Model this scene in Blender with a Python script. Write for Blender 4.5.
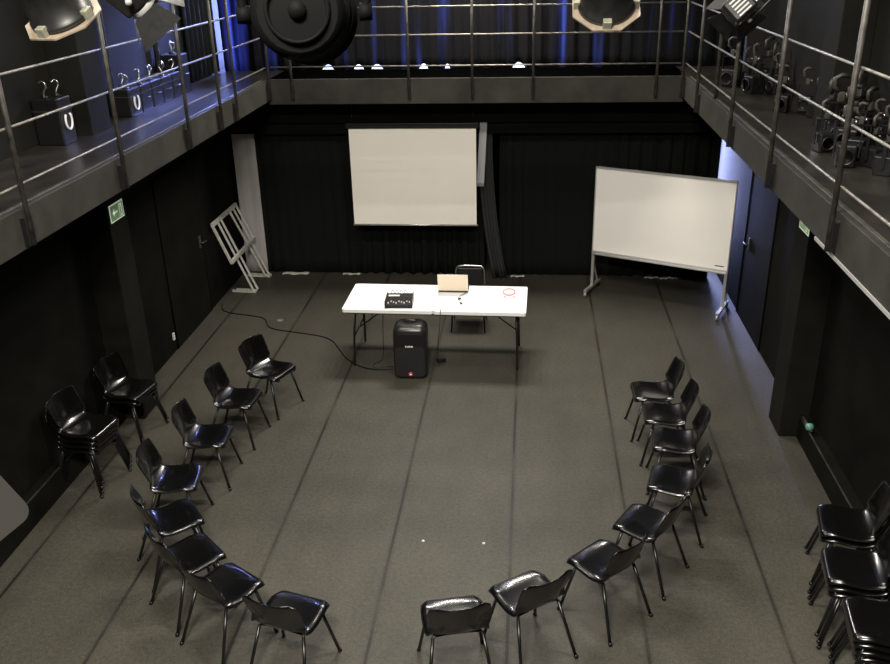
import bpy, bmesh, math, random
from mathutils import Vector, Matrix
for o in list(bpy.data.objects): bpy.data.objects.remove(o)
S = bpy.context.scene; C = S.collection; R = math.radians; PI = math.pi
random.seed(7)

# ------------------------------------------------------------------ camera, world, light, exposure
cam = bpy.data.cameras.new('camera'); co = bpy.data.objects.new('camera', cam); C.objects.link(co); S.camera = co
cam.sensor_width = 36; cam.sensor_fit = 'HORIZONTAL'; cam.lens = 875.997/890*36; cam.clip_start = .05; cam.clip_end = 100
pi_, ya, ro = R(23.9429), R(-5.7435), R(-1.3432)
f = Vector((math.sin(ya)*math.cos(pi_), math.cos(ya)*math.cos(pi_), -math.sin(pi_)))
r = Vector((math.cos(ya), -math.sin(ya), 0)); u = r.cross(f)
r2 = math.cos(ro)*r + math.sin(ro)*u; u2 = -math.sin(ro)*r + math.cos(ro)*u
m = Matrix((r2, u2, -f)).transposed().to_4x4(); m.translation = (0, 0, 4.5); co.matrix_world = m

S.view_settings.view_transform = 'Standard'; S.view_settings.look = 'None'
S.view_settings.exposure = 0.8; S.view_settings.gamma = 1.0; S.view_settings.use_curve_mapping = False
W = bpy.data.worlds.new('world'); S.world = W; W.use_nodes = True
W.node_tree.nodes['Background'].inputs[0].default_value = (.35, .45, 1, 1)
W.node_tree.nodes['Background'].inputs[1].default_value = 0.6

def area(name, loc, tgt, sx, sy, power, col, spread=180):
    l = bpy.data.lights.new(name, 'AREA'); l.shape = 'RECTANGLE'; l.size = sx; l.size_y = sy; l.energy = power; l.color = col; l.spread = R(spread)
    o = bpy.data.objects.new(name, l); C.objects.link(o); o.location = loc
    d = Vector(tgt)-Vector(loc); o.rotation_euler = d.to_track_quat('-Z', 'Y').to_euler(); return o
WARM = (1, .94, .835); BLUE = (.25, .33, 1.0)
# daylight coming through the windows behind the curtains, plus one added blue fill
area('daylight_upper_left', (-4.05, 12.85, 4.1), (-4.15, 10.0, 3.6), .3, 2.2, 90, BLUE, 90)
area('blue_fill_high_left', (-3.45, 12.0, 4.8), (-4.2, 9.7, 3.2), .5, .4, 26, BLUE, 42)  # added blue source in front of the curtain, for left gallery wall and deck
area('daylight_lower_right', (2.63, 12.95, 1.45), (2.76, 12.5, 1.4), .2, 1.9, 34, (.42, .48, 1), 110)
area('daylight_upper_back', (-.6, 12.95, 4.4), (-.6, 10, 4.2), 5.5, 2.6, 40, (.40, .46, 1))
HOUSE = [(-.70, 10.95, 5.2, 5, 36, 'far'), (-.75, 8.0, 6.4, 3, 9, 'second farthest'), (-2.3, 4.9, 6.4, 2, 60, 'middle left'), (.8, 4.9, 6.4, 2, 60, 'middle right'), (-.75, .0, 6.4, 4, 150, 'near')]     # x, y, z, tubes, watts per tube, which

# ------------------------------------------------------------------ materials
DARK = .73
def mat(name, col, rough=.6, metal=0, noise=0, nscale=8, bump=0, bscale=40, coat=0, emis=None, estr=0, spec=.5):
    if max(col) < .12: col = tuple(c*DARK for c in col)
    M = bpy.data.materials.new(name); M.use_nodes = True; nt = M.node_tree; b = nt.nodes['Principled BSDF']
    b.inputs['Base Color'].default_value = (*col, 1); b.inputs['Roughness'].default_value = rough; b.inputs['Metallic'].default_value = metal
    b.inputs['Coat Weight'].default_value = coat; b.inputs['Coat Roughness'].default_value = .08; b.inputs['Specular IOR Level'].default_value = spec
    if emis: b.inputs['Emission Color'].default_value = (*emis, 1); b.inputs['Emission Strength'].default_value = estr
    tc = nt.nodes.new('ShaderNodeTexCoord')
    if noise:
        n = nt.nodes.new('ShaderNodeTexNoise'); n.inputs['Scale'].default_value = nscale; n.inputs['Detail'].default_value = 6
        nt.links.new(tc.outputs['Object'], n.inputs['Vector'])
        mr = nt.nodes.new('ShaderNodeMapRange'); mr.inputs['From Min'].default_value = .3; mr.inputs['From Max'].default_value = .7
        mr.inputs['To Min'].default_value = 1-noise; mr.inputs['To Max'].default_value = 1+noise
        nt.links.new(n.outputs['Fac'], mr.inputs['Value'])
        h = nt.nodes.new('ShaderNodeVectorMath'); h.operation = 'SCALE'; h.inputs[0].default_value = col
        nt.links.new(mr.outputs[0], h.inputs['Scale']); nt.links.new(h.outputs[0], b.inputs['Base Color'])
    if bump:
        n = nt.nodes.new('ShaderNodeTexNoise'); n.inputs['Scale'].default_value = bscale; n.inputs['Detail'].default_value = 4
        nt.links.new(tc.outputs['Object'], n.inputs['Vector'])
        bp = nt.nodes.new('ShaderNodeBump'); bp.inputs['Strength'].default_value = bump; bp.inputs['Distance'].default_value = .01
        nt.links.new(n.outputs['Fac'], bp.inputs['Height']); nt.links.new(bp.outputs[0], b.inputs['Normal'])
    return M
M = {}
M['wall'] = mat('black_paint', (.0068, .0071, .0055), .85, noise=.35, nscale=2.2, bump=.3, spec=.08)
M['paledeck'] = mat('leak_light_deck', (.6, .6, .62), .6)  # pale colour stands for deck lit by the windows
M['pillar'] = mat('pillar_paint', (.0115, .0118, .0095), .8, spec=.1, noise=.25, nscale=3)
M['upwall'] = mat('gallery_wall_paint', (.0125, .0125, .011), .8, spec=.1, noise=.3, nscale=2)
M['fascia'] = mat('gallery_paint', (.038, .036, .030), .6, spec=.25, noise=.35, nscale=3.5, bump=.15, bscale=12)
M['lip'] = mat('worn_steel_edge', (.10, .095, .08), .45, .4, noise=.5, nscale=9)
M['deck'] = mat('gallery_floor_paint', (.028, .025, .021), .3, noise=.45, nscale=3, bump=.1, bscale=9)
M['rail'] = mat('rail_steel', (.17, .16, .14), .42, .3, noise=.45, nscale=14)
M['post'] = mat('post_steel', (.06, .055, .048), .5, .2, noise=.6, nscale=16)
M['shell'] = mat('black_plastic_shell', (.0028, .0028, .003), .24, coat=.4, spec=.5)
M['tube'] = mat('black_enamel_tube', (.008, .0075, .0075), .3)
M['blackp'] = mat('black_plastic', (.009, .009, .0095), .4, spec=.35)
M['blackm'] = mat('black_metal', (.010, .010, .010), .36, noise=.3, nscale=30)
M['grille'] = mat('speaker_grille_mesh', (.012, .012, .012), .5, bump=.6, bscale=420)
M['glossgrey'] = mat('moulded_plastic_top', (.018, .018, .019), .28)
M['white'] = mat('white_laminate', (.86, .86, .85), .35)
M['screen'] = mat('screen_fabric', (.97, .92, .84), .85, noise=.02, nscale=1.5)
M['wboard'] = mat('whiteboard_enamel', (.93, .895, .855), .25, noise=.02, nscale=2)
M['alu'] = mat('aluminium', (.55, .55, .54), .35, .6)
M['paleframe'] = mat('pale_grey_enamel', (.50, .49, .45), .4, noise=.15, nscale=20)
M['beige'] = mat('beige_board', (.009, .0082, .0072), .9, spec=.12, noise=.05, nscale=4)
M['laptop'] = mat('champagne_lid', (.78, .68, .54), .4, .1)
M['pink'] = mat('pink_plastic', (.80, .25, .30), .4)
M['red'] = mat('red_badge', (.45, .05, .08), .4)
M['silver'] = mat('silver_print', (.75, .75, .75), .3)
M['chrome'] = mat('chrome', (.35, .35, .33), .25, .9)
M['lens'] = mat('lamp_lens', (.10, .10, .09), .12, .3)
M['gel'] = mat('gel_frame_tan', (.20, .16, .12), .5, .2, noise=.2, nscale=30)
M['gelgreen'] = mat('gel_frame_grey', (.20, .20, .15), .45, .3, noise=.2, nscale=30)
M['green'] = mat('sign_green', (.30, .48, .27), .5, emis=(.30, .5, .27), estr=.05)
M['signw'] = mat('sign_white', (.80, .88, .70), .5, emis=(.8, .95, .7), estr=.16)
M['cream'] = mat('paper_leak_white', (.6, .58, .53), .8)
M['pane'] = mat('daylight_pane', (.8, .85, 1), .3, emis=(.62, .70, 1), estr=7)
M['backdeck'] = mat('matt_black_cloth', (.001, .001, .001), 1, spec=.0)
M['ceil'] = mat('ceiling_black', (.01, .01, .01), .9)
M['silhouette'] = mat('silhouette_black', (.0008, .0008, .0008), .75, spec=.06)  # darker copy of the lamp black, unlit silhouette put into the colour
M['teal'] = mat('teal_valve', (.12, .30, .27), .4)

def cloth(name, col, tr=None, trs=(0, 0)):
    Mt = mat(name, col, .95, bump=.25, bscale=60, spec=.15)
    if tr:
        nt = Mt.node_tree; out = nt.nodes['Material Output']; b = nt.nodes['Principled BSDF']
        t = nt.nodes.new('ShaderNodeBsdfTranslucent'); t.inputs[0].default_value = (*tr, 1)
        tc = nt.nodes.new('ShaderNodeTexCoord'); mp = nt.nodes.new('ShaderNodeMapping'); mp.inputs['Scale'].default_value = (3.2, 1, .12)
        mp.inputs['Location'].default_value = (trs[0], 0, 0)
        n = nt.nodes.new('ShaderNodeTexNoise'); n.inputs['Scale'].default_value = 1.6; n.inputs['Detail'].default_value = 3
        rp = nt.nodes.new('ShaderNodeMapRange'); rp.inputs['From Min'].default_value = .54; rp.inputs['From Max'].default_value = .72
        rp.inputs['To Max'].default_value = .55
        mx = nt.nodes.new('ShaderNodeMixShader')
        nt.links.new(tc.outputs['Object'], mp.inputs['Vector']); nt.links.new(mp.outputs[0], n.inputs['Vector']); nt.links.new(n.outputs['Fac'], rp.inputs['Value'])
        nt.links.new(rp.outputs[0], mx.inputs[0]); nt.links.new(b.outputs[0], mx.inputs[1]); nt.links.new(t.outputs[0], mx.inputs[2]); nt.links.new(mx.outputs[0], out.inputs[0])
    return Mt
M['drape'] = cloth('black_drape', (.009, .010, .0095))
M['upcurtain'] = cloth('thin_black_drape', (.003, .003, .004), (.20, .23, .42), (3.4, 0))
M['palecloth'] = cloth('pale_curtain', (.42, .40, .39))
M['greycloth'] = cloth('grey_drape', (.05, .052, .052))
M['wrap'] = cloth('pale_tie_cloth', (.45, .45, .48))

def floor_mat():
    Mt = bpy.data.materials.new('studio_floor'); Mt.use_nodes = True; nt = Mt.node_tree; b = nt.nodes['Principled BSDF']; L = nt.links.new
    def nd(t, **k):
        n = nt.nodes.new(t)
        for a, v in k.items(): setattr(n, a, v)
        return n
    def mth(op, a, bb=None, c=None):
        n = nd('ShaderNodeMath', operation=op)
        for i, v in enumerate((a, bb, c)):
            if v is None: continue
            if isinstance(v, (int, float)): n.inputs[i].default_value = v
            else: L(v, n.inputs[i])
        return n.outputs[0]
    def noise(sc, det, scale=(1, 1, 1)):
        mp = nd('ShaderNodeMapping'); mp.inputs['Scale'].default_value = scale; L(tc.outputs['Object'], mp.inputs['Vector'])
        n = nd('ShaderNodeTexNoise'); n.inputs['Scale'].default_value = sc; n.inputs['Detail'].default_value = det; L(mp.outputs[0], n.inputs['Vector']); return n.outputs['Fac']
    tc = nd('ShaderNodeTexCoord'); sp = nd('ShaderNodeSeparateXYZ'); L(tc.outputs['Object'], sp.inputs[0])
    big = noise(.7, 5); mid = noise(4, 6, (1, .5, 1)); fine = noise(95, 3); grain = noise(30, 4)
    v = mth('MULTIPLY_ADD', big, .75, .62); v = mth('MULTIPLY', v, mth('MULTIPLY_ADD', mid, .5, .75))
    v = mth('MULTIPLY', v, mth('MULTIPLY_ADD', fine, 1.6, .2)); v = mth('MULTIPLY', v, mth('MULTIPLY_ADD', grain, .9, .55))
    # seams between the sheets, every .97 m
    xx = mth('ADD', sp.outputs['X'], .09+.485+.97*6); xx = mth('ADD', xx, mth('MULTIPLY_ADD', noise(.5, 2), .02, -.01))
    dd = mth('ABSOLUTE', mth('SUBTRACT', mth('FLOORED_MODULO', xx, .97), .485))
    line = mth('LESS_THAN', dd, .012); halo = nd('ShaderNodeMapRange'); L(dd, halo.inputs['Value'])
    halo.inputs['From Min'].default_value = .012; halo.inputs['From Max'].default_value = .04; halo.inputs['To Min'].default_value = .82; halo.inputs['To Max'].default_value = 1
    v = mth('MULTIPLY', v, halo.outputs[0])
    wear = nd('ShaderNodeMapRange'); L(noise(1.1, 3), wear.inputs['Value']); wear.inputs['From Min'].default_value = .42; wear.inputs['From Max'].default_value = .62
    seamcol = nd('ShaderNodeMapRange'); L(wear.outputs[0], seamcol.inputs['Value']); seamcol.inputs['To Min'].default_value = .22; seamcol.inputs['To Max'].default_value = .8
    v = mth('MULTIPLY', v, mth('ADD', mth('MULTIPLY', line, mth('SUBTRACT', seamcol.outputs[0], 1)), 1))
    h = nd('ShaderNodeVectorMath', operation='SCALE'); h.inputs[0].default_value = (.0475, .0442, .0345); L(v, h.inputs['Scale']); L(h.outputs[0], b.inputs['Base Color'])
    b.inputs['Roughness'].default_value = .55; b.inputs['Specular IOR Level'].default_value = .35
    bp = nd('ShaderNodeBump'); bp.inputs['Strength'].default_value = .3; bp.inputs['Distance'].default_value = .004; L(fine, bp.inputs['Height']); L(bp.outputs[0], b.inputs['Normal'])
    return Mt
M['floor'] = floor_mat()

# ------------------------------------------------------------------ mesh helpers
def V(*a): return Vector(a)
class MB:
    def __init__(s): s.b = bmesh.new(); s.mats = []
    def mi(s, m):
        if m not in s.mats: s.mats.append(m)
        return s.mats.index(m)
    def box(s, x0, x1, y0, y1, z0, z1, bevel=0, M4=None, seg=2):
        g = bmesh.ops.create_cube(s.b, size=1); vs = g['verts']
        for v in vs: v.co = V(x0+(v.co.x+.5)*(x1-x0), y0+(v.co.y+.5)*(y1-y0), z0+(v.co.z+.5)*(z1-z0))
        if bevel:
            es = list({e for v in vs for e in v.link_edges})
            rr = bmesh.ops.bevel(s.b, geom=es, offset=bevel, segments=seg, affect='EDGES', profile=.5); vs = list({v for fc in rr['faces'] for v in fc.verts} | {v for v in vs if v.is_valid})
        if M4: bmesh.ops.transform(s.b, matrix=M4, verts=[v for v in vs if v.is_valid])
        return s
    def tube(s, pts, rad, n=10, cap=True, smooth=0):
        pts = [Vector(p) for p in pts]
        if smooth:
            for _ in range(smooth):
                q = [pts[0]]
                for a, b_ in zip(pts, pts[1:]): q += [a.lerp(b_, .25), a.lerp(b_, .75)]
                q.append(pts[-1]); pts = q
        rings = []; prev = None
        for i, p in enumerate(pts):
            t = (pts[min(i+1, len(pts)-1)]-pts[max(i-1, 0)]).normalized()
            if prev is None:
                a = V(0, 0, 1) if abs(t.z) < .9 else V(1, 0, 0); prev = t.cross(a).normalized()
            prev = (prev - t*prev.dot(t)).normalized(); w = t.cross(prev)
            rr = rad[i] if isinstance(rad, (list, tuple)) else rad
            rings.append([s.b.verts.new(p+rr*(math.cos(2*PI*k/n)*prev+math.sin(2*PI*k/n)*w)) for k in range(n)])
        for a, b_ in zip(rings, rings[1:]):
            for k in range(n): s.b.faces.new((a[k], a[(k+1) % n], b_[(k+1) % n], b_[k])).smooth = True
        if cap: s.b.faces.new(rings[0][::-1]); s.b.faces.new(rings[-1])
        return s
    def lathe(s, prof, n=28, M4=None, closed=False):
        rings = []
        for (rr, z) in prof: rings.append([s.b.verts.new((rr*math.cos(2*PI*k/n), rr*math.sin(2*PI*k/n), z)) for k in range(n)])
        for a, b_ in zip(rings, rings[1:]):
            for k in range(n): s.b.faces.new((a[k], a[(k+1) % n], b_[(k+1) % n], b_[k])).smooth = True
        if closed: s.b.faces.new(rings[0][::-1]); s.b.faces.new(rings[-1])
        if M4: bmesh.ops.transform(s.b, matrix=M4, verts=[v for q in rings for v in q])
        return s
    def prism(s, poly, z0, z1, M4=None):
        a = [s.b.verts.new((x, y, z0)) for x, y in poly]; b_ = [s.b.verts.new((x, y, z1)) for x, y in poly]; n = len(poly)
        s.b.faces.new(a[::-1]); s.b.faces.new(b_)
        for k in range(n): s.b.faces.new((a[k], a[(k+1) % n], b_[(k+1) % n], b_[k]))
        if M4: bmesh.ops.transform(s.b, matrix=M4, verts=a+b_)
        return s
    def grid(s, fn, nu, nv):
        g = [[s.b.verts.new(fn(i/(nu-1), j/(nv-1))) for j in range(nv)] for i in range(nu)]
        for i in range(nu-1):
            for j in range(nv-1): s.b.faces.new((g[i][j], g[i+1][j], g[i+1][j+1], g[i][j+1])).smooth = True
        return s
    def build(s, name, m, parent=None, thick=0, **k):
        bmesh.ops.recalc_face_normals(s.b, faces=s.b.faces)
        me = bpy.data.meshes.new(name); s.b.to_mesh(me); s.b.free(); me.materials.append(m)
        o = bpy.data.objects.new(name, me); C.objects.link(o)
        if parent: o.parent = parent
        if thick: md = o.modifiers.new('thickness', 'SOLIDIFY'); md.thickness = thick; md.offset = 0
        for a, v in k.items(): o[a] = v
        return o
def struct(name, mb, m, parent=None):
    o = mb.build(name, m, parent)
    if not parent: o['kind'] = 'structure'
    return o
def thing(name, label, cat, loc=(0, 0, 0), rz=0, group=None, kind=None):
    o = bpy.data.objects.new(name, None); C.objects.link(o); o.empty_display_size = .1
    o.location = loc; o.rotation_euler = (0, 0, rz); o['label'] = label; o['category'] = cat
    if group: o['group'] = group
    return o
def tag(o, label, cat, group=None, kind=None):
    o['label'] = label; o['category'] = cat
    if group: o['group'] = group
    if kind: o['kind'] = kind
    return o
def dup(root, loc, rz, label=None, group=None, rot=None):
    r_ = root.copy(); C.objects.link(r_); r_.location = loc; r_.rotation_euler = rot or (0, 0, rz)
    if label: r_['label'] = label
    if group: r_['group'] = group
    for ch in list(root.children):
        c = ch.copy(); C.objects.link(c); c.parent = r_
        for g in ch.children: d = g.copy(); C.objects.link(d); d.parent = c
    return r_
def bar(mb, a, b_, w, h):      # rectangular bar between two points
    a, b_ = Vector(a), Vector(b_); t = (b_-a); L = t.length; q = t.to_track_quat('X', 'Z').to_matrix().to_4x4(); q.translation = a
    mb.box(0, L, -w/2, w/2, -h/2, h/2, M4=q); return mb

XL, XR, YB = -4.26, 2.76, 13.3       # walls
PY0, PY1 = 7.71, 8.10                # the pair of pillars
ZD, XGL, XGR, YGB = 2.96, -3.27, 1.85, 11.03
YC = 12.2                            # curtain line
# ------------------------------------------------------------------ the room shell
struct('floor', MB().box(-4.6, 3.1, -1.5, 13.6, -.2, 0), M['floor'])
struct('ceiling', MB().box(-4.6, 3.1, -1.5, 13.6, 7.2, 7.4), M['ceil'])
w = MB(); w.box(XL-.3, XL, -1.5, 13.6, 0, ZD); struct('wall_left', w, M['wall'])
w = MB(); w.box(XR, XR+.3, -1.5, 13.6, 0, ZD); struct('wall_right', w, M['wall'])
struct('wall_left_gallery', MB().box(XL-.3, XL, -1.5, 13.6, ZD, 7.2), M['upwall'])
struct('wall_right_gallery', MB().box(XR, XR+.3, -1.5, 13.6, ZD, 7.2), M['upwall'])
w = MB()                              # back wall with three window openings
w.box(XL, XR, YB, YB+.3, 0, .3).box(XL, 2.0, YB, YB+.3, .3, 2.4).box(XL, XR, YB, YB+.3, 2.4, 3.0)
w.box(XR-.03, XR, YB, YB+.3, .3, 2.4).box(XL, XR, YB, YB+.3, 5.6, 7.2)
w.box(-3.7, -3.2, YB, YB+.3, 3.0, 5.6).box(2.2, XR, YB, YB+.3, 3.0, 5.6).box(XL, XL+.02, YB, YB+.3, 3.0, 5.6)
struct('wall_back', w, M['wall'])
def window(n, x0, x1, z0, z1, cols):
    t = bpy.data.objects.new('window_%d' % n, None); C.objects.link(t); t['kind'] = 'structure'
    MB().box(x0, x1, YB+.12, YB+.14, z0, z1).build('pane', M['pane'], t)
    fm = MB(); fm.box(x0, x1, YB+.08, YB+.13, z0, z0+.05).box(x0, x1, YB+.08, YB+.13, z1-.05, z1)
    for k in range(cols+1):
        x = x0+(x1-x0)*k/cols; fm.box(max(x0, x-.025), min(x1, x+.025), YB+.08, YB+.13, z0, z1)
    fm.build('window_frame', M['blackm'], t)
window(1, XL+.02, -3.7, 3.0, 5.6, 1); window(2, -3.2, 2.2, 3.0, 5.6, 6); window(3, 2.0, XR-.03, .3, 2.4, 1)
struct('wall_front', MB().box(XL, XR, -1.5, -1.2, 0, 7.2), M['wall'])
for nm, a, b_ in (('left', XL, -3.96), ('right', 2.49, XR)):
    w = MB(); w.box(a, b_, PY0, PY1, 0, 7.2, .008); struct('wall_%s_pillar' % nm, w, M['pillar'])
for nm, a, b_ in (('left', XL, XL+.10), ('right', XR-.10, XR)):   # plinth with a steel angle, near side of the pillars
    w = MB(); w.box(a, b_, -1.2, PY0, 0, .24); struct('baseboard_'+nm, w, M['wall'])
    e = (b_-.006, b_+.006) if nm == 'left' else (a-.006, a+.006)
    p = MB(); p.tube([(e[0], -1.2, .25), (e[0], PY0-.05, .25)], .008); struct('trim_%s_plinth' % nm, p, M['lip'])
# gallery: decks, fascias, worn steel edges
struct('floor_left_gallery', MB().box(XL, XGL-.05, .35, YB, 2.84, ZD), M['deck'])
struct('floor_right_gallery', MB().box(XGR+.05, XR, .35, YB, 2.84, ZD), M['deck'])
struct('floor_back_gallery', MB().box(XGL-.05, XGR+.05, YGB+.05, 12.16, 2.84, ZD), M['backdeck'])
struct('floor_leak_light', MB().box(XGL-.05, XGR+.05, 12.16, YB, 2.84, ZD), M['paledeck'])  # deck strip coloured bright so light seems to leak under the hem
struct('floor_front_gallery', MB().box(XL, XR, -1.2, .35, 2.84, ZD), M['deck'])
struct('trim_left_fascia', MB().box(XGL-.05, XGL, .35, YGB+.05, 2.72, 2.985, .004), M['fascia'])
struct('trim_right_fascia', MB().box(XGR, XGR+.05, .35, YGB+.05, 2.72, 2.985, .004), M['fascia'])
struct('trim_back_fascia', MB().box(XGL, XGR, YGB, YGB+.05, 2.68, 2.985, .004), M['fascia'])
for nm, x0, x1 in (('left', XGL-.075, XGL-.045), ('right', XGR+.045, XGR+.075)):
    struct('trim_%s_edge' % nm, MB().box(x0, x1, .35, YGB, 2.96, 2.992, .004), M['lip'])
struct('trim_right_fascia_strip', MB().box(XGR-.006, XGR+.02, .5, 5.6, 2.70, 2.722), M['alu'])
# dark beam carrying the masking cloth above the curtains
struct('trim_back_beam', MB().box(XL, XR, 11.85, 11.98, 2.30, 2.84), M['wall'])
# vertical service pipes on the left gallery wall
for y in (8.75, 10.0):
    o = MB().tube([(XL+.05, y, ZD), (XL+.05, y, 7.2)], .03).build('service_pipe', M['post'])
    tag(o, 'vertical pipe on the left gallery wall, %s' % ('just beyond the pillar' if y < 9 else 'farther from the pillar, by the taller case'), 'pipe')

# ------------------------------------------------------------------ curtains
def curtain(name, x0, x1, z0, z1, y, m, label, amp=.05, per=.17, hem=None, seed=1, sway=None):
    rnd = random.Random(seed); ph = rnd.random()*6; L = x1-x0; n = max(24, int(L/per*12))
    def fn(a, b_):
        x = x0+a*L; z = z0+(z1-z0)*b_
        if b_ == 0 and hem: z = hem(x)
        k = x/per*2*PI+ph+1.3*math.sin(x*2.1+seed)+.8*math.sin(x*5.3)
        q = amp*(.55+.45*math.sin(x*1.7+seed*2))*(1-.25*b_)
        yy = y+q*math.sin(k)+.25*q*math.sin(k*2.3+b_*2)
        if sway: x += sway(b_)
        return V(x, yy, z)
    o = MB().grid(fn, n, 12).build(name, m, thick=.006)
    return tag(o, label, 'curtain')
curtain('stage_curtain', -3.90, -.62, .01, 2.42, YC, M['drape'], 'black pleated stage curtain on the left half of the back, behind the projection screen', seed=2)
curtain('stage_curtain', -.40, 2.60, .001, 2.42, YC+.02, M['drape'], 'black pleated stage curtain on the right half of the back, behind the whiteboard', seed=5)
curtain('pale_curtain', -4.2, -3.87, .03, 2.42, YC-.06, M['palecloth'], 'narrow pale grey curtain hanging in the far left corner', amp=.02, per=.16, seed=3)
def sag(b_): return .22*(1-b_)**2.2
o = curtain('grey_curtain', -.70, -.50, .01, 2.30, YC-.16, M['greycloth'], 'dark grey gathered curtain edge sweeping to the floor beside the projection screen', amp=.035, per=.09, seed=8, sway=sag)
o = curtain('curtain_lining', -.66, -.56, 1.40, 2.30, YC-.28, M['wrap'], 'pale lining strip of curtain showing at the upper right edge of the projection screen', amp=.015, per=.06, seed=9, sway=lambda b_: -.05*(1-b_))
struct('trim_back_valance', MB().box(XL, XR, 11.99, 12.06, 2.12, 2.45), M['drape'])
gaps = [(-2.72, .08), (-2.30, .07), (-2.05, .08), (-1.42, .06), (-1.1, .03), (-.15, .09)]
def hem(x):
    h = 2.955
    for c, w_ in gaps:
        if abs(x-c) < w_: h = max(h, 2.955+.075*math.cos((x-c)/w_*PI/2)**.6)
    return h
curtain('gallery_curtain', -4.15, XR-.02, 2.97, 4.7, 12.1, M['upcurtain'], 'long thin dark curtain across the back gallery glowing blue with daylight', hem=hem, seed=4, amp=.04, per=.2)
def fn(a, b_):
    return V(XL+.04+.025*math.sin(a*40), 10.95+a*1.05, 2.97+b_*3.9)
tag(MB().grid(fn, 80, 6).build('side_drape', M['drape'], thick=.006), 'black drape against the left gallery wall near the back corner', 'curtain')

# ------------------------------------------------------------------ gallery railings
def railing(name, label, pts_posts, ends, axis, fix, zs, outer, spr=1):
    t = thing(name, label, 'railing')
    def P(s_, z, off=0): return (fix+off, s_, z) if axis == 'y' else (s_, fix+off, z)
    for s_ in pts_posts:
        p = MB().tube([P(s_, 2.74, outer), P(s_, 4.42, outer)], .0175, 10).build('post', M['post'], t)
        pl = MB()
        if axis == 'y': pl.box(min(fix, fix+outer*1.0), max(fix, fix+outer*1.0), s_-.045, s_+.045, 2.745, 2.93)
        else: pl.box(s_-.02, s_+.02, min(fix, fix+outer), max(fix, fix+outer), 2.75, 2.93)
        pl.build('mounting_plate', M['blackm'], p)
    for z in zs:
        MB().tube([P(ends[0], z, outer*.2), P(ends[1], z, outer*.2)], .009, 8).build('rail', M['rail'], t)
    return t
ZS = (3.135, 3.495, 3.815, 4.42)
railing('railing', 'steel pipe railing along the left gallery', (3.8, 5.24, 6.70, 8.18, 9.12, 9.66, 10.98), (.6, 10.98), 'y', XGL, ZS, .035)
railing('railing', 'steel pipe railing along the right gallery', (3.7, 5.25, 6.76, 8.22, 9.99, 11.0), (.6, 11.0), 'y', XGR, ZS, -.035)
t = railing('railing', 'thin steel railing across the back gallery', (-2.95, -1.48, -.70, .04, 1.51), (XGL+.06, XGR-.06), 'x', YGB, ZS, -.035)
# an extra inner stanchion on the right gallery
tag(MB().tube([(XGR+.04, 9.36, 2.96), (XGR+.04, 9.36, 4.42)], .018).build('stanchion', M['post']), 'short inner pipe stanchion behind the right railing toward the back', 'stanchion')

# ------------------------------------------------------------------ ceiling tube fittings (house lights)
for x, y, lz, nt_, pw, wh in HOUSE:
    t = thing('ceiling_light', wh+' ceiling fitting with bare tubes above the studio', 'ceiling light', (x, y, lz), 0, 'ceiling fittings')
    hl = 1.2 if wh == 'far' else .62
    MB().box(-hl, hl, -.48, .48, .03, .10, .01).build('housing', M['white'], t)
    for sx in (-.4, .4): MB().tube([(sx, 0, .1), (sx, 0, 7.2-lz)], .006, 6).build('hanger', M['blackm'], t)
    for j in range(nt_):
        l = bpy.data.lights.new('tube', 'AREA'); l.shape = 'RECTANGLE'; l.size = .9 if wh == 'far' else 1.15; l.size_y = .12 if wh == 'far' else .06; l.energy = pw; l.color = WARM
        o = bpy.data.objects.new('tube_light', l); C.objects.link(o); o.parent = t; o.location = ((j-(nt_-1)/2)*.46, 0, 0) if wh == 'far' else (0, (j-(nt_-1)/2)*.17, 0); o.rotation_euler = (0, 0, PI/2 if wh == 'far' else 0)

# ------------------------------------------------------------------ black shell chairs
def shell_fn(a, b_):
    prof = [(.216, .412), (.212, .434), (.194, .446), (.13, .448), (.05, .439), (-.04, .433), (-.10, .441), (-.148, .466), (-.182, .505), (-.205, .555), (-.223, .612), (-.238, .668), (-.247, .706), (-.252, .729), (-.253, .742)]
    wid = [.135, .172, .197, .209, .213, .213, .209, .201, .196, .197, .201, .203, .201, .189, .158]
    s_ = a*(len(prof)-1); i = min(int(s_), len(prof)-2); q = s_-i
    def cr(L_, c):
        p0 = L_[max(i-1, 0)]; p1 = L_[i]; p2 = L_[i+1]; p3 = L_[min(i+2, len(L_)-1)]
        if c is not None: p0, p1, p2, p3 = p0[c], p1[c], p2[c], p3[c]
        return .5*((2*p1)+(-p0+p2)*q+(2*p0-5*p1+4*p2-p3)*q*q+(-p0+3*p1-3*p2+p3)*q**3)
    x, z, w_ = cr(prof, 0), cr(prof, 1), cr(wid, None); v = 2*b_-1
    back = min(1, max(0, (z-.455)/.12)); seat = 1-back
    e = abs(v)**2.4
    wr = min(1, max(0, (z-.448)/.085)); wr = wr*wr*(3-2*wr)
    x += wr*(.070-.020*min(1, max(0, (z-.60)/.14)))*abs(v)**2.2
    z += seat*(.021*abs(v)**2*(1 if x < .12 else max(0, (.2-x)/.08)) - .024*max(0, abs(v)-.86)/.14)
    x -= back*.012*max(0, abs(v)-.86)/.14
    return V(x, w_*v, z)
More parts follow.
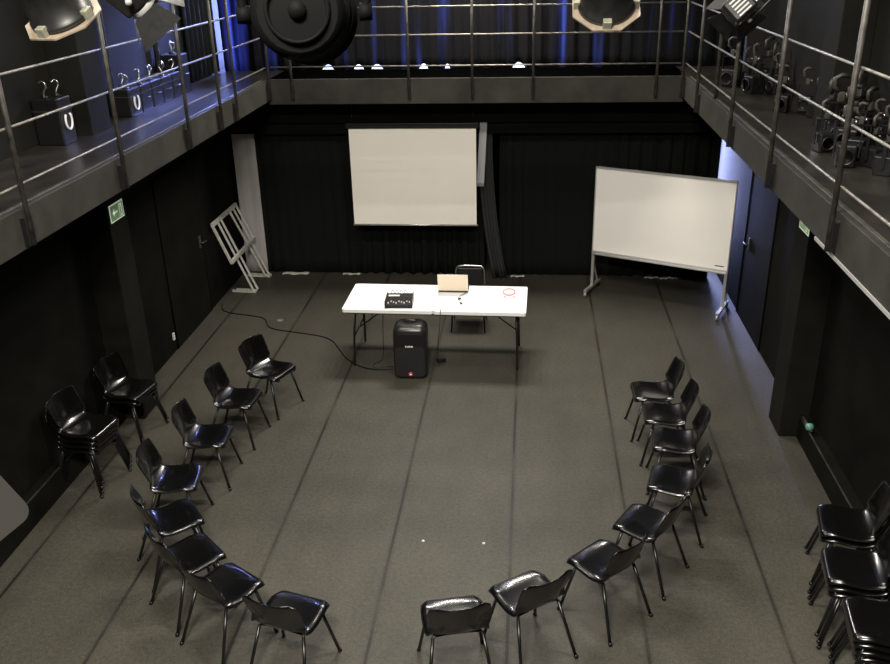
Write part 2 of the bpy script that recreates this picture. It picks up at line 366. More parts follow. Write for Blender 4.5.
def make_chair():
    t = thing('stacking_chair', '', 'chair')
    MB().grid(shell_fn, 56, 25).build('seat_shell', M['shell'], t, thick=.007)
    fr = MB()
    fr.tube([(.135, -.165, .405), (.15, -.15, .425), (.15, .15, .425), (.135, .165, .405)], .0105, 8, smooth=1)
    fr.tube([(-.115, -.165, .405), (-.10, -.15, .425), (-.10, .15, .425), (-.115, .165, .405)], .0105, 8, smooth=1)
    for s_ in (-1, 1): fr.tube([(.15, s_*.15, .42), (-.10, s_*.15, .42)], .010, 8)
    fr.build('seat_frame', M['tube'], t)
    for s_ in (-1, 1):
        for (x0, x1) in ((.135, .225), (-.115, -.255)):
            l = MB().tube([(x0, s_*.163, .415), (x1, s_*.222, .012)], .0115, 10).build('leg', M['tube'], t)
            MB().tube([(x1-(x0-x1)*.07, s_*.2255, -.0), (x1-(x0-x1)*-.01, s_*.2215, .02)], .0145, 8).build('foot_cap', M['blackp'], l)
    return t
proto = make_chair(); first = [True]
def chair(x, y, z, deg, label, group):
    if first[0]:
        first[0] = False; t = proto; t.location = (x, y, z); t.rotation_euler = (0, 0, R(deg)); t['label'] = label; t['group'] = group; return t
    return dup(proto, (x, y, z), R(deg), label, group)
GL = 'black shell chairs in the left arc'; GR_ = 'black shell chairs in the right arc'
ring = [
 ('L', -2.47, 7.975, -21, 'black shell chair at the far end of the left arc, nearest the table', 'f'),
 ('L', -2.615, 7.395, -4, 'black shell chair second from the table in the left arc', 'f'),
 ('L', -2.665, 6.695, 4, 'black shell chair third from the table in the left arc', 'f'),
 ('L', -2.71, 6.02, 9, 'black shell chair fourth from the table in the left arc', 's'),
 ('L', -2.56, 5.56, 37, 'black shell chair at the bend of the left arc with its narrow back seen edge-on', 's'),
 ('L', -2.28, 5.15, 46, 'black shell chair third from the near end of the left arc', 's'),
 ('L', -1.94, 4.85, 57, 'black shell chair second from the near end of the left arc', 's'),
 ('L', -1.47, 4.63, 75, 'black shell chair at the near end of the left arc', 's'),
 ('R', -.48, 4.67, 104, 'black shell chair at the near end of the right arc, its curved back toward us', 's'),
 ('R', -.07, 4.90, 125, 'black shell chair second from the near end of the right arc', 's'),
 ('R', .45, 5.26, 135, 'black shell chair third from the near end of the right arc', 's'),
 ('R', .77, 5.70, 149, 'black shell chair fourth from the near end of the right arc', 's'),
 ('R', 1.04, 6.24, 166, 'black shell chair fourth from the whiteboard end of the right arc', 's'),
 ('R', 1.14, 6.85, 174, 'black shell chair third from the whiteboard end of the right arc', 's'),
 ('R', 1.12, 7.32, 177, 'black shell chair second from the whiteboard end of the right arc', 's'),
 ('R', 1.06, 7.75, 182, 'black shell chair at the whiteboard end of the right arc', 's')]
for sd, x, y, a, lb, mode in ring:
    d = .222 if mode == 'f' else .212
    chair(x-d*math.cos(R(a)), y-d*math.sin(R(a)), .003, a, lb, GL if sd == 'L' else GR_)
def stack(x, y, a, n, where, group):
    words_ = {2: ['lower', 'upper'], 3: ['bottom', 'middle', 'top'], 4: ['bottom', 'second from bottom', 'third from bottom', 'top'], 5: ['bottom', 'second from bottom', 'middle', 'second from top', 'top']}[n]
    for k in range(n):
        sx = .012*k
        chair(x+sx*math.cos(R(a)), y+sx*math.sin(R(a)), .003+.052*k, a+[0, .8, -.6, .5, 0][k], '%s black shell chair in the stack %s' % (words_[k], where), group)
def feet(x, y, a): return x-.222*math.cos(R(a)), y-.222*math.sin(R(a))
stack(*feet(-3.74, 6.51, -9), -9, 4, 'against the left wall', 'chairs stacked by the left wall')
stack(*feet(-3.74, 7.42, -11), -11, 2, 'beside the left pillar', 'chairs stacked by the left pillar')
stack(*feet(2.22, 5.66, 168), 168, 2, 'farthest from us by the right wall', 'low stack of chairs by the right wall')
stack(*feet(2.09, 5.06, 171), 171, 3, 'midway along the right wall', 'middle stack of chairs by the right wall')
stack(*feet(2.07, 4.48, 172), 172, 4, 'nearest us by the right wall', 'nearest stack of chairs by the right wall')

# ------------------------------------------------------------------ table, its chair and what is on it
T = thing('folding_table', 'long white folding table with dark folding legs in front of the curtains', 'table', (-1.03, 9.40, 0), R(-1))
def rrect(x0, x1, y0, y1, rr, n=5):
    out = []
    for cx, cy, a0 in ((x1-rr, y1-rr, 0), (x0+rr, y1-rr, 90), (x0+rr, y0+rr, 180), (x1-rr, y0+rr, 270)):
        for k in range(n+1): a = R(a0+90*k/n); out.append((cx+rr*math.cos(a), cy+rr*math.sin(a)))
    return out
mb = MB(); mb.prism(rrect(-1.04, -.0015, -.41, .41, .03), .70, .738); mb.prism(rrect(.0015, 1.04, -.41, .41, .03), .70, .738); mb.build('tabletop', M['white'], T)
MB().box(-1.0, 1.0, -.37, .37, .672, .70).build('apron', M['blackm'], T)
for sx in (-1, 1):
    for sy in (-1, 1):
        MB().tube([(sx*.93, sy*.10, .675), (sx*.93, sy*.24, .56), (sx*.94, sy*.30, .36), (sx*.95, sy*.33, .0)], .0135, 8, smooth=2).build('leg', M['tube'], T)
    MB().tube([(sx*.94, -.29, .35), (sx*.94, .29, .35)], .009, 8).build('crossbar', M['tube'], T)
    MB().tube([(sx*.93, .0, .35), (sx*.5, 0, .675)], .008, 8).build('brace', M['tube'], T)
# padded chair behind the table
t = thing('framed_chair', 'black padded chair with a bare metal frame behind the white table', 'chair', (-.72, 10.30, 0), R(-90))
mb = MB(); mb.box(-.20, .21, -.20, .20, .42, .465, .02); mb.build('seat', M['blackp'], t)
q = Matrix.Translation((-.222, 0, .55)) @ Matrix.Rotation(R(-8), 4, 'Y'); MB().box(-.012, .012, -.16, .16, -.10, .15, .01, M4=q).build('backrest', M['blackp'], t)
MB().tube([(-.20, -.19, .42), (-.215, -.185, .6), (-.240, -.175, .70), (-.245, -.13, .728), (-.245, .13, .728), (-.240, .175, .70), (-.215, .185, .6), (-.20, .19, .42)], .011, 8, smooth=1).build('back_frame', M['chrome'], t)
for sx, sy in ((1, 1), (1, -1), (-1, 1), (-1, -1)): MB().tube([(sx*.18, sy*.19, .43), (sx*.22, sy*.21, 0)], .011, 8).build('leg', M['tube'], t)
# laptop: lid toward us
t = thing('laptop', 'open laptop with a pale lid turned toward us on the white table', 'laptop', (-.855, 9.58, .739), R(-1))
MB().box(-.175, .175, 0, .24, 0, .016, .004).build('base', M['blackm'], t)
MB().box(-.15, .15, .03, .13, .016, .018).build('keyboard', M['blackp'], t)
q = Matrix.Translation((0, .0, .012)) @ Matrix.Rotation(R(12), 4, 'X')
l = MB().box(-.178, .178, -.008, 0, .012, .232, .003, M4=q).build('lid', M['laptop'], t)
MB().box(-.178, .178, -.010, .004, -.004, .012, .002, M4=q).build('hinge', M['blackm'], t)
MB().box(-.165, .165, .0005, .002, .02, .225, M4=q).build('display', M['lens'], l)
# mixer
t = thing('audio_mixer', 'small black audio mixer on the left half of the white table', 'mixer', (-1.44, 9.20, .739), R(3))
mb = MB(); pz = [(-.14, 0), (.14, 0), (.14, .075), (.05, .06), (-.14, .035)]
mb.prism([(y_, z_) for y_, z_ in pz], -.15, .15, M4=Matrix(((0, 0, 1, 0), (1, 0, 0, 0), (0, 1, 0, 0), (0, 0, 0, 1)))); mb.build('body', M['blackp'], t)
for sx in (-1, 1): MB().box(sx*.15-.006, sx*.15+.006, -.145, .15, -.0, .085, .004).build('side_cheek', M['blackm'], t)
MB().box(-.13, .0, .055, .09, .068, .076).build('display', M['silver'], t)
mb = MB()
for i in range(9):
    for j in range(3): mb.lathe([(.006, 0), (.005, .016)], 8, Matrix.Translation((-.12+.03*i, -.02+.03*j, .048+.0048*j)), True)
kn = mb.build('knob', M['post'], t); kn['kind'] = 'stuff'
mb = MB()
for i in range(9): mb.box(-.126+.03*i, -.114+.03*i, -.10+.02*((i*5) % 3), -.085+.02*((i*5) % 3), .036, .056)
fd = mb.build('fader', M['silver'], t); fd['kind'] = 'stuff'
mb = MB()
for i in range(4): mb.tube([(-.10+.05*i, .12, .07), (-.10+.05*i, .14, .10), (-.09+.05*i, .18, .10), (-.05+.05*i, .21, .004)], .003, 6, smooth=1)
mb.build('cables', M['blackp'], t)
# small things on the table
o = MB().tube([(-.07*math.cos(a)*1.0, .10*math.sin(a), 0) for a in [2*PI*k/24 for k in range(25)]], .006, 6, cap=False).build('pink_loop', M['pink']); o.location = (-.20, 9.60, .747); tag(o, 'pink loop of strap lying on the right end of the white table', 'strap')
o = MB().tube([(-.05*math.cos(a)*1.3, .03*math.sin(a), 0) for a in [2*PI*k/24 for k in range(25)]], .003, 6, cap=False).build('rubber_band', M['pink']); o.location = (-.19, 9.45, .743); tag(o, 'thin pale pink band in front of the pink strap on the table', 'band')
o = MB().box(-.02, .02, -.012, .012, 0, .016, .004).build('cable_plug', M['blackp']); o.location = (-.765, 9.36, .739); o.rotation_euler = (0, 0, .9); tag(o, 'small dark cable plug lying in front of the laptop', 'plug')
o = MB().box(-.012, .012, -.016, .016, 0, .014, .003).build('usb_dongle', M['blackp']); o.location = (-.735, 9.22, .739); o.rotation_euler = (0, 0, .4); tag(o, 'tiny dark plug nearest the table edge, in front of the laptop', 'plug')
def cable(name, pts, rad, m, label, sm=3):
    return tag(MB().tube(pts, rad, 6, smooth=sm).build(name, m), label, 'cable')
cable('laptop_cable', [(-.70, 9.56, .745), (-.76, 9.47, .743), (-.79, 9.40, .743), (-.755, 9.30, .743), (-.735, 9.24, .743)], .0025, M['blackp'], 'thin dark cable curling from the laptop to a small plug')
cable('power_cable', [(-.95, 9.04, .744), (-.95, 8.97, .746), (-.955, 8.95, .6), (-1.0, 9.0, .25), (-.98, 9.1, .02), (-.98, 9.2, .04)], .004, M['greycloth'], 'grey power cord hanging from the table edge to the adapter on the floor')
o = MB().box(-.05, .05, -.035, .035, 0, .05, .008).build('power_adapter', M['blackp']); o.location = (-.98, 9.22, .0); o.rotation_euler = (0, 0, .5); tag(o, 'small black power adapter on the floor beside the loudspeaker', 'adapter')
# loudspeaker
t = thing('loudspeaker', 'black moulded loudspeaker standing on the floor in front of the white table', 'speaker', (-1.285, 8.91, 0), R(2))
def sp_sec(z):   # half width, front y, back y
    k = z/.64; e = 0
    if k < .06: e = (1-k/.06)**2*.02
    if k > .86: e = ((k-.86)/.14)**2.2*.05
    return .185+.006*math.sin(k*PI)-e, -.15+e*.9, .15-e*1.2
mb = MB(); rings = []
for i in range(25):
    z = .64*i/24; hw, y0, y1 = sp_sec(z); rings.append([mb.b.verts.new((x, y, z)) for x, y in rrect(-hw, hw, y0, y1, .06, 4)])
for a, b_ in zip(rings, rings[1:]):
    n = len(a)
    for k in range(n): mb.b.faces.new((a[k], a[(k+1) % n], b_[(k+1) % n], b_[k])).smooth = True
mb.b.faces.new(rings[0][::-1]); mb.b.faces.new(rings[-1]); mb.build('cabinet', M['glossgrey'], t)
mb = MB(); mb.prism(rrect(-.165, .165, .04, .40, .05), -.162, -.148, M4=Matrix(((1, 0, 0, 0), (0, 0, 1, 0), (0, 1, 0, 0), (0, 0, 0, 1)))); g = mb.build('woofer_grille', M['grille'], t)
mb = MB(); mb.prism(rrect(-.165, .165, .42, .555, .04), -.162, -.146, M4=Matrix(((1, 0, 0, 0), (0, 0, 1, 0), (0, 1, 0, 0), (0, 0, 0, 1)))); mb.build('horn_panel', M['blackp'], t)
mb = MB()
for i, w_ in enumerate((.012, .016, .014, .016)): mb.box(-.047+.022*i, -.047+.022*i+w_, -.168, -.160, .402, .416)
mb.build('badge', M['silver'], t)
mb = MB(); mb.lathe([(.001, 0), (.026, 0), (.026, .006), (.001, .006)], 16, Matrix.Translation((0, -.158, .065)) @ Matrix.Rotation(R(90), 4, 'X')); b1 = mb.build('emblem', M['red'], t, label='red round emblem')
MB().box(-.012, .012, -.168, -.164, .058, .072).build('emblem_mark', M['silver'], b1)
MB().tube([(-.07, 0, .635), (-.05, 0, .662), (.05, 0, .662), (.07, 0, .635)], .012, 8, smooth=1).build('handle', M['glossgrey'], t)
cable('speaker_cable', [(-1.46, 9.02, .03), (-1.62, 9.05, .006), (-1.75, 9.0, .006), (-1.78, 9.12, .006), (-1.66, 9.2, .006), (-1.66, 9.25, .3), (-1.66, 9.30, .60), (-1.6, 9.35, .66)], .004, M['blackp'], 'dark cable looping from the loudspeaker up under the table')
cable('floor_cable', [(-1.47, 8.97, .03), (-1.8, 8.95, .006), (-2.1, 9.2, .006), (-2.25, 9.5, .006), (-2.44, 9.84, .006), (-2.86, 9.97, .006), (-3.32, 10.08, .006), (-3.42, 10.42, .006), (-3.65, 10.5, .006), (-3.94, 10.56, .006), (-4.12, 10.68, .006), (-4.18, 10.9, .006)], .007, M['blackp'], 'black cable winding over the floor from the left wall to the loudspeaker')

# ------------------------------------------------------------------ projection screen
t = thing('projection_screen', 'white pull-down projection screen hanging in front of the black curtains', 'projection screen', (-1.56, 11.72, 0))
MB().box(-.862, .858, -.002, .002, .915, 2.25).build('screen_fabric', M['screen'], t)
MB().box(-.90, .90, -.035, .04, 2.245, 2.32, .012).build('housing', M['blackm'], t)
MB().tube([(-.875, 0, .903), (.875, 0, .903)], .014, 10).build('bottom_bar', M['alu'], t)
for sx in (-.82, .82): MB().tube([(sx, 0, 2.31), (sx, .15, 2.60)], .005, 6).build('hanging_cord', M['blackm'], t)

# ------------------------------------------------------------------ mobile whiteboard
A = V(.895, 11.585, 0); B = V(2.56, 10.805, 0); L = (B-A).length; ang = math.atan2(B.y-A.y, B.x-A.x)
t = thing('mobile_whiteboard', 'wide white marker board on a silver wheeled stand at the right of the stage', 'whiteboard', A, ang)
MB().box(.012, L-.012, -.012, .010, .60, 1.745).build('panel', M['wboard'], t)
mb = MB(); mb.box(0, L, -.018, .018, 1.738, 1.765).box(0, L, -.018, .018, .575, .605).box(0, .014, -.018, .018, .58, 1.76).box(L-.014, L, -.018, .018, .58, 1.76); mb.build('frame', M['alu'], t)
MB().box(.02, L-.02, -.06, -.015, .565, .578).build('pen_tray', M['alu'], t)
MB().box(L-.17, L-.055, -.0155, -.0125, .645, .657).build('maker_mark', M['blackp'], t)
for s_, x in ((0, .02), (1, L-.02)):
    MB().box(x-.018, x+.018, -.02, .02, .10, .60).build('post', M['alu'], t)
    mb = MB(); bar(mb, (x, -.26, .085), (x, .27, .085), .04, .035); ft = mb.build('foot', M['alu'], t)
    mb = MB(); bar(mb, (x, .02, .42), (x, .20, .10), .02, .02); mb.build('brace', M['alu'], t)
    for yy in (-.24, .25):
        MB().lathe([(.001, -.014), (.033, -.014), (.036, 0), (.033, .014), (.001, .014)], 14, Matrix.Translation((x, yy, .036)) @ Matrix.Rotation(R(90), 4, 'Y')).build('castor', M['blackp'] if yy > 0 else M['alu'], ft)
# ------------------------------------------------------------------ pale folded stand leaning in the left corner
t = thing('folded_stand', 'pale grey metal flip stand leaning against the wall in the far left corner', 'stand')
FA, FB = V(-3.86, 11.33, 0), V(-3.83, 12.02, 0); TA, TB = V(-4.20, 10.93, 1.13), V(-4.20, 11.95, 1.10)
def lp(a, b_, k): return a.lerp(b_, k)
up = (TA-lp(FA, FA, 0)).normalized()
pa = V(-4.19, 10.93, 1.12); pb = V(-4.19, 11.95, 1.12); qa = V(-3.99, 10.93, .60); qb = V(-3.99, 12.00, .60)
mb = MB()
bar(mb, pa, pb, .04, .05); bar(mb, qa, qb, .04, .05); mb.build('cross_rail', M['paleframe'], t)
for k in (0, 1):
    a, b_ = lp(pa, pb, k), lp(qa, qb, k); mb = MB(); bar(mb, a, b_, .03, .03); mb.build('side_rail', M['paleframe'], t)
for (k0, ff) in ((.20, FA), (.33, FA+V(.03, .09, 0)), (.70, FB-V(.03, .08, 0)), (.86, FB)):
    mb = MB(); bar(mb, lp(pa, pb, k0), ff+V(0, 0, .03), .028, .028); mb.build('upright', M['paleframe'], t)
for ff in (FA, FB-V(0, .05, 0)):
    mb = MB(); bar(mb, ff+V(.03, 0, .02), ff+V(-.32, .03, .02), .03, .03); bar(mb, ff+V(.03, .06, .02), ff+V(-.28, .09, .02), .02, .03); mb.build('foot', M['paleframe'], t)

# ------------------------------------------------------------------ doors' handles, signs
def exit_sign(name, label, loc, face):    # face +1 looks to +x, -1 to -x; 0.29 x 0.15
    t = thing(name, label, 'exit sign', loc)
    s = face; t.rotation_euler = (0, 0, 0 if s > 0 else PI)
    MB().box(0, .006, -.145, .145, -.085, .085).build('plate', M['signw'], t)
    MB().box(.005, .008, -.130, .130, -.072, .072).build('green_field', M['green'], t)
    mb = MB(); mb.box(.008, .010, .045, .105, -.060, .060); mb.build('door_symbol', M['signw'], t)
    mb = MB(); mb.box(.0085, .011, .058, .082, -.03, .025).box(.0085, .011, .060, .074, .03, .045).box(.0085, .011, .05, .064, -.055, -.03).box(.0085, .011, .078, .092, -.05, -.03); mb.build('running_figure', M['green'], t)
    mb = MB(); mb.box(.008, .010, -.08, .01, -.012, .012); mb.prism([(-.105, 0), (-.06, .04), (-.06, -.04)], .008, .010, M4=Matrix(((0, 0, 1, 0), (1, 0, 0, 0), (0, 1, 0, 0), (0, 0, 0, 1)))); mb.build('arrow', M['signw'], t)
    return t
exit_sign('exit_sign', 'green emergency exit sign with an arrow on the left pillar', (-3.958, 7.885, 2.20), 1)
exit_sign('exit_sign', 'green and white exit sign partly hidden under the right gallery', (2.488, 7.85, 2.135), -1)
for sx, x, y, nm, lb in ((1, XL, 10.05, 1, 'left'), (-1, XR, 10.3, 2, 'right')):
    t = bpy.data.objects.new('door_%d' % nm, None); C.objects.link(t); t['kind'] = 'structure'; t.location = (x, y, 0); t.scale = (sx, 1, 1)
    MB().box(.0, .012, -.62, .62, 0, 2.1).build('door_leaf', M['wall'], t)
    h = MB(); yy = .5 if sx > 0 else .35
    h.box(.012, .03, yy-.03, yy+.03, .93, 1.09, .004); h.tube([(.03, yy, 1.0), (.06, yy, 1.0), (.06, yy+.13, .99)], .009, 8); h.build('door_handle', M['post'], t)
    MB().tube([(.012, -.62, 0), (.012, -.62, 2.12), (.012, .62, 2.12), (.012, .62, 0)], .008, 6).build('door_frame', M['wall'], t)
o = MB().box(XL, XL+.02, 9.33, 9.37, .16, .25, .004).build('wall_socket', M['cream']); tag(o, 'small pale socket low on the left wall beyond the pillar', 'socket')
# valve and pipe at the right plinth
t = thing('pipe_valve', 'small teal pipe valve on the right wall just before the pillar', 'valve', (XR-.1, 7.40, .29))
MB().lathe([(.001, -.03), (.03, -.03), (.038, 0), (.03, .03), (.001, .03)], 14, Matrix.Rotation(R(90), 4, 'Y')).build('hand_wheel', M['teal'], t)
MB().tube([(0, -.06, -.01), (0, .2, -.01)], .014, 8).build('pipe', M['lip'], t)
# pale sheets standing in for window light leaking under the curtains
for x, y, a, s_, lb in ((1.80, 12.12, .3, .10, 'white sheet imitating leaked light on the floor behind the middle of the whiteboard'), (2.0, 12.10, 1.1, .09, 'white light-leak sheet on the floor between two others behind the whiteboard'), (2.16, 12.11, .7, .08, 'small white light-leak sheet on the floor, rightmost behind the whiteboard'),
      (-2.6, 12.13, .1, .13, 'flat white strip imitating leaked light at the foot of the left curtain'), (-3.45, 12.13, .05, .20, 'pale light-leak strip at the curtain foot beside the flip stand'), (-.13, 12.11, .1, .10, 'pale light-leak sheet at the foot of the grey curtain')):
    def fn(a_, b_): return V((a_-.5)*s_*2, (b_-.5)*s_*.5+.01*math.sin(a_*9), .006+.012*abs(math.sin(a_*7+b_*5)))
    o = MB().grid(fn, 10, 5).build('light_leak_patch', M['cream'], thick=.002); o.location = (x, y, 0); o.rotation_euler = (0, 0, a*.3); tag(o, lb, 'paper')
for x, y, lb in ((-.81, 5.85, 'small white fleck on the floor inside the arcs, left of the pair'), (-.31, 5.85, 'small white fleck on the floor inside the arcs, right of the pair')):
    o = MB().lathe([(.001, .0), (.014, 0), (.012, .004), (.001, .005)], 7).build('paper_fleck', M['cream']); o.location = (x, y, .0005); tag(o, lb, 'paper')
o = MB().lathe([(.001, .0), (.05, 0), (.045, .002), (.001, .003)], 9).build('paint_spot', M['rail']); o.location = (-3.23, 10.38, .0); tag(o, 'pale round spot on the floor between the flip stand and the table', 'spot')

# ------------------------------------------------------------------ stage lamps
def make_lamp(kind='par', gel='gel', ya=0):
    t = thing('stage_lamp', '', 'stage lamp')     # axis +Z of the can points where it shines; hangs by yoke; origin at body centre
    if kind == 'par':
        MB().lathe([(.085, -.20), (.10, -.19), (.103, -.10), (.106, -.095), (.103, -.09), (.105, .0), (.109, .005), (.105, .01), (.108, .15), (.118, .155), (.118, .175), (.108, .175), (.104, .16)], 32).build('can', M['blackm'], t)
        MB().lathe([(.001, -.205), (.085, -.2)], 24).build('rear_cap', M['blackm'], t)
        MB().lathe([(.060, -.2045), (.064, -.214), (.070, -.2045)], 28).build('rear_ring', M['blackp'], t)
        MB().lathe([(.001, -.215), (.018, -.213), (.020, -.205)], 14).build('cable_gland', M['blackp'], t)
        MB().lathe([(.001, .05), (.06, .06), (.10, .10)], 24).build('lens', M['lens'], t)
        if not gel: gel = 'skip'
        mb = MB(); n = 8; oc = [(.150*math.cos(PI/8+PI/4*k), .150*math.sin(PI/8+PI/4*k)) for k in range(n)]; ic = [(.112*math.cos(PI/8+PI/4*k), .112*math.sin(PI/8+PI/4*k)) for k in range(n)]
        z0, z1 = .176, .182; vs = [[mb.b.verts.new((x, y, z)) for x, y in P_] for P_ in (oc, ic) for z in (z0, z1)]
        for k in range(n):
            j = (k+1) % n
            for a, b_ in ((0, 1), (1, 3), (3, 2), (2, 0)): mb.b.faces.new((vs[a][k], vs[a][j], vs[b_][j], vs[b_][k]))
        if gel == 'skip': mb.b.free()
        else: mb.build('colour_frame', M[gel], t)
        for a in (() if gel == 'skip' else (0, PI/2, PI, 3*PI/2)): MB().box(.108, .135, -.018, .018, .14, .186, .003, M4=Matrix.Rotation(a, 4, 'Z')).build('frame_clip', M['gelgreen'], t)
    else:
        MB().box(-.10, .10, -.11, .11, -.16, .10, .02).build('can', M['blackm'], t)
        mb = MB()
        for k in range(6): mb.box(-.07, .07, .108, .122, -.13+.035*k, -.115+.035*k)
        mb.build('cooling_fins', M['alu'], t)
        mb = MB()
        for k in range(5): mb.box(-.075+.032*k, -.061+.032*k, -.06, .06, -.166, -.158)
        mb.build('rear_vent', M['silver'], t)
        MB().lathe([(.105, .10), (.11, .12), (.105, .135)], 24).build('ring', M['alu'], t)
        MB().lathe([(.001, .115), (.06, .112), (.10, .10)], 24).build('lens', M['lens'], t)
        for a in range(4):
            q = Matrix.Rotation(a*PI/2, 4, 'Z') @ Matrix.Translation((.105, 0, .13)) @ Matrix.Rotation(R(38), 4, 'Y')
            w_ = .10 if a % 2 else .12
            mb = MB(); mb.prism([(0, -w_*.8), (0, w_*.8), (.17, w_*1.35), (.17, -w_*1.35)], -.0015, .0015)
            for f_ in [1]:
                q2 = q @ Matrix.Rotation(R(-90), 4, 'Y'); bmesh.ops.transform(mb.b, matrix=q2, verts=mb.b.verts)
            mb.build('barn_door', M['blackm'], t)
    mb = MB(); mb.tube([(-.14, 0, 0), (-.145, 0, -.05), (-.13, 0, -.30), (.13, 0, -.30), (.145, 0, -.05), (.14, 0, 0)], .011, 8, smooth=1); bmesh.ops.transform(mb.b, matrix=Matrix.Rotation(R(ya), 4, 'X'), verts=mb.b.verts); mb.build('yoke', M['blackm'], t)
    for s_ in (-1, 1): MB().lathe([(.001, 0), (.022, 0), (.02, .03), (.001, .03)], 10, Matrix.Translation((s_*.125, 0, 0)) @ Matrix.Rotation(R(90*s_), 4, 'Y')).build('tilt_knob', M['alu'], t)
    return t
def aim(t, loc, d, roll=0, sc=1):
    q = Vector(d).to_track_quat('Z', 'Y'); t.rotation_mode = 'QUATERNION'; t.rotation_quaternion = q @ Matrix.Rotation(R(roll), 3, 'Z').to_quaternion(); t.location = loc; t.scale = (sc,)*3
def hanger(loc, label):
    x, y, z = loc
    t = thing('pipe_clamp', label, 'clamp', loc)
    MB().tube([(0, 0, -.0), (0, 0, .5)], .012, 8).build('drop_rod', M['blackm'], t)
    return t
lamp1 = make_lamp('par', 'gel', 30); lamp1['label'] = 'large black can-shaped stage lamp with a tan colour frame at the upper left'
aim(lamp1, (-1.575, 2.90, 4.44), (.12, .45, -.88), 0, .90)
lamp2 = make_lamp('par', 'gel', 35); lamp2['label'] = 'can-shaped stage lamp with a tan octagonal frame right of centre at the top'
aim(lamp2, (.267, 3.28, 4.40), (.0, .62, -.78), 0, .86)
lamp3 = make_lamp('fres', ya=30); lamp3['label'] = 'black stage lamp with open barn doors right beside the large can lamp at upper left'
aim(lamp3, (-1.31, 2.95, 4.38), (.50, .55, -.66), 35, .52)
lamp4 = make_lamp('fres', ya=80); lamp4['label'] = 'black stage lamp with barn doors at the top right in front of the railing'
aim(lamp4, (.805, 3.72, 4.245), (.15, .96, -.22), 45, .46)
lamp5 = make_lamp('par', None, 85); lamp5['label'] = 'big blurred black stage lamp seen from behind at the top centre, closest to us'
for ch in lamp5.children: ch.data.materials[0] = M['silhouette']
aim(lamp5, (-.458, 1.86, 4.375), (-.16, .98, -.10), 0, .88)
for l in (lamp1, lamp2, lamp3, lamp4, lamp5): l['group'] = 'stage lamps hanging over the room'
for y, x0, x1, lb in ((2.6, -3.4, 1.9, 'nearer lighting pipe above the room'), (3.7, -3.4, 1.9, 'farther lighting pipe above the room'), (1.65, -3.4, 1.9, 'lighting pipe closest to us above the room')):
    tag(MB().tube([(x0, y, 4.86), (x1, y, 4.86)], .024, 10).build('lighting_pipe', M['post']), lb, 'pipe', 'lighting pipes')
tag(MB().tube([(-3.3, 2.75, 4.40), (-1.58, 2.62, 4.44)], .017, 10).build('side_arm_pipe', M['rail']), 'short pale pipe arm pointing at the can lamp in the upper left corner', 'pipe')

# lamps standing on the right gallery, spare clamps up
def make_spare():
    t = thing('spare_lamp', '', 'stage lamp')
    MB().box(-.062, .062, -.07, .07, .0, .15, .012).build('can', M['blackm'], t)
    MB().lathe([(.001, .0), (.052, .0), (.056, .02), (.046, .022), (.044, .008)], 18, Matrix.Translation((0, -.07, .075)) @ Matrix.Rotation(R(90), 4, 'X')).build('lens_ring', M['blackm'], t)
    y_ = MB(); bar(y_, (-.078, 0, .06), (-.078, 0, .25), .028, .008); bar(y_, (.078, 0, .06), (.078, 0, .25), .028, .008); bar(y_, (-.082, 0, .25), (.082, 0, .25), .028, .008); y_.build('yoke', M['blackm'], t)
    y_ = MB(); y_.box(-.018, .018, -.016, .016, .255, .31, .004); y_.tube([(-.015, 0, .31), (-.045, 0, .34), (-.045, 0, .385), (-.015, 0, .405), (.03, 0, .40)], .013, 8); c = y_.build('hook_clamp', M['post'], t)
    MB().lathe([(.001, 0), (.016, 0), (.016, .02), (.001, .02)], 8, Matrix.Translation((.022, 0, .29)) @ Matrix.Rotation(R(90), 4, 'Y')).build('bolt', M['chrome'], c)
    return t
sp0 = make_spare(); used = False
spots = []; names = []
def row(y, xs, nm, sc=1):
    for i, x in enumerate(xs):
        spots.append((x, y+.03*math.sin(x*40), math.sin(x*31+y*7)*1.2, sc*(1+.12*math.sin(x*17+y*5)))); names.append(nm+', '+(['by the wall', 'next in from the wall', 'third in from the wall'][i]))
row(10.35, (2.62, 2.42, 2.24), 'back row of far cluster', 1.15); row(10.10, (2.62, 2.42), 'middle row of far cluster', 1.1); row(9.85, (2.60, 2.38), 'front row of far cluster', 1.1)
row(8.74, (2.60, 2.40), 'beyond the pillar'); row(8.48, (2.62,), 'touching far side of pillar')
row(7.50, (2.64, 2.44), 'near face of pillar', 1.25); row(7.22, (2.64, 2.42), 'second row before pillar', 1.2); row(7.02, (2.65, 2.45, 2.27), 'third row before pillar', 1.1)
row(6.78, (2.64, 2.44), 'fourth row before pillar'); row(6.54, (2.66, 2.46, 2.28), 'fifth row before pillar'); row(6.30, (2.65, 2.46), 'front row before pillar')
for (x, y, a, sc_), nm in zip(spots, names):
    lb = 'spare stage lamp on right gallery, '+nm
    if not used: used = True; sp0.scale = (sc_,)*3; sp0.location = (x, y, ZD); sp0.rotation_euler = (0, 0, a); sp0['label'] = lb; sp0['group'] = 'spare lamps on the right gallery'
    else: dup(sp0, (x, y, ZD), a, lb, 'spare lamps on the right gallery').scale = (sc_,)*3

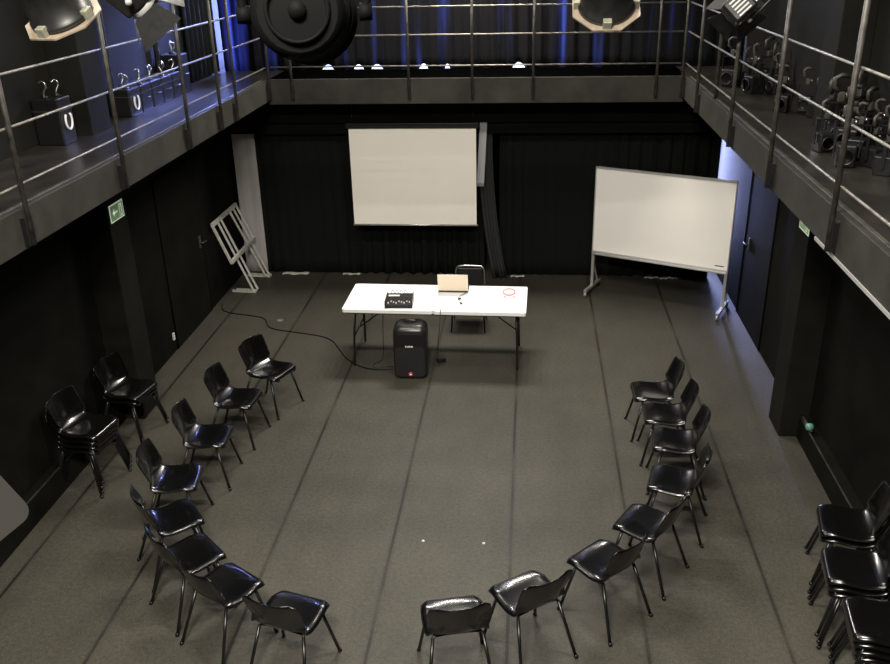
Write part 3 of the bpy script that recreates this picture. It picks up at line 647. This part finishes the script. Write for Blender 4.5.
# equipment on the left gallery
def case(x0, x1, y0, y1, h, label, ring=False):
    t = thing('equipment_case', label, 'case', ((x0+x1)/2, (y0+y1)/2, ZD)); a, b_ = (x1-x0)/2, (y1-y0)/2
    MB().box(-a, a, -b_, b_, 0, h, .012).build('body', M['blackp'], t)
    mb = MB(); mb.box(-a-.003, a+.003, -b_-.003, b_+.003, h*.72, h*.74); mb.build('lid_seam', M['post'], t)
    if ring: MB().tube([(a+.012, .055*math.cos(q_), h*.5+.075*math.sin(q_)) for q_ in [PI*.75+PI*1.5*k/16 for k in range(17)]], .010, 6).build('handle', M['silver'], t)
    else: MB().tube([(a, -.05, h*.5), (a+.025, -.04, h*.5), (a+.025, .04, h*.5), (a, .05, h*.5)], .006, 6).build('handle', M['post'], t)
    return t
case(-4.24, -4.0, 7.27, 7.50, .40, 'black equipment case with a pale ring handle before the left gallery pillar', True)
GC = 'cases in a row on the left gallery'
for k in range(5):
    y = 8.62+.29*k
    c_ = case(-4.22, -3.98, y, y+.27, .27, 'black case %s in the low row beyond the left gallery pillar' % ['nearest us', 'second', 'third', 'fourth', 'farthest'][k], k == 0); c_['group'] = GC
case(-4.22, -3.98, 10.06, 10.32, .44, 'taller black case at the far end of the row on the left gallery')
def make_clamp():
    t = thing('hook_clamp', '', 'clamp')
    MB().tube([(0, 0, .0), (0, 0, .05), (.03, 0, .08), (.03, 0, .12), (0, 0, .14), (-.03, 0, .12)], .009, 6, smooth=1).build('hook', M['chrome'], t)
    MB().lathe([(.001, 0), (.03, 0), (.03, .015), (.001, .015)], 10).build('base', M['blackm'], t)
    return t
cl = make_clamp(); k = 0
for j, (y, x, h, rz) in enumerate([(7.33, -4.14, .40, 0), (7.43, -4.08, .40, 1), (8.70, -4.04, .27, .3), (8.80, -4.12, .27, 1.2), (9.0, -4.02, .27, 2), (9.14, -4.1, .27, .4), (9.3, -4.04, .27, 1.7), (9.45, -4.1, .27, .9), (9.62, -4.03, .27, 2.6), (9.8, -4.1, .27, .1), (9.95, -4.04, .27, 1), (10.14, -4.08, .44, .5), (10.25, -4.14, .44, 1.9)]):
    where = 'on the ring-handled case' if y < 8 else ('on the tall far case' if y > 10.05 else 'on the low row of cases')
    lb = 'bright metal hook clamp %s, %s' % (where, ['left one', 'right one', 'first from us', 'second from us', 'third from us', 'fourth from us', 'fifth from us', 'sixth from us', 'seventh from us', 'eighth from us', 'ninth from us', 'nearer one', 'farther one'][j])
    if j == 0: cl.location = (x, y, ZD+h); cl.rotation_euler = (0, 0, rz); cl['label'] = lb; cl['group'] = 'hook clamps on the cases'
    else: dup(cl, (x, y, ZD+h), rz, lb, 'hook clamps on the cases')

# ------------------------------------------------------------------ pale board near us at the lower left, on the front gallery rail
t = thing('beige_board', 'pale beige board with a rounded corner close to us at the lower left edge', 'board', (-.785, 1.11, 3.672))
ex = V(-.62, .02, .78).normalized()
import mathutils
c0 = V(-.785, 1.11, 3.672); view = (c0-V(0, 0, 4.5)).normalized()
pA = -r2*.68+u2*.73; pA = (pA-view*pA.dot(view)).normalized(); pB = view.cross(pA).normalized()
if pB.dot(r2) > 0: pB = -pB
q = Matrix((pA, pB, pA.cross(pB))).transposed().to_4x4()
mb = MB(); mb.prism(rrect(0, .34, 0, .30, .022), -.012, .012, M4=q); mb.build('panel', M['beige'], t)
pc = pA*.18+pB*.22
MB().tube([pc, pc+V(-.15, -.2, -.1), V(-.15-.2, -.72, .10)], .014, 8, smooth=1).build('bracket', M['blackm'], t)
railing('railing', 'steel railing of the front gallery below us', (-2.5, -1.15, .4, 1.5), (XGL, XGR), 'x', .35, (3.135, 3.495, 3.765), -.035)
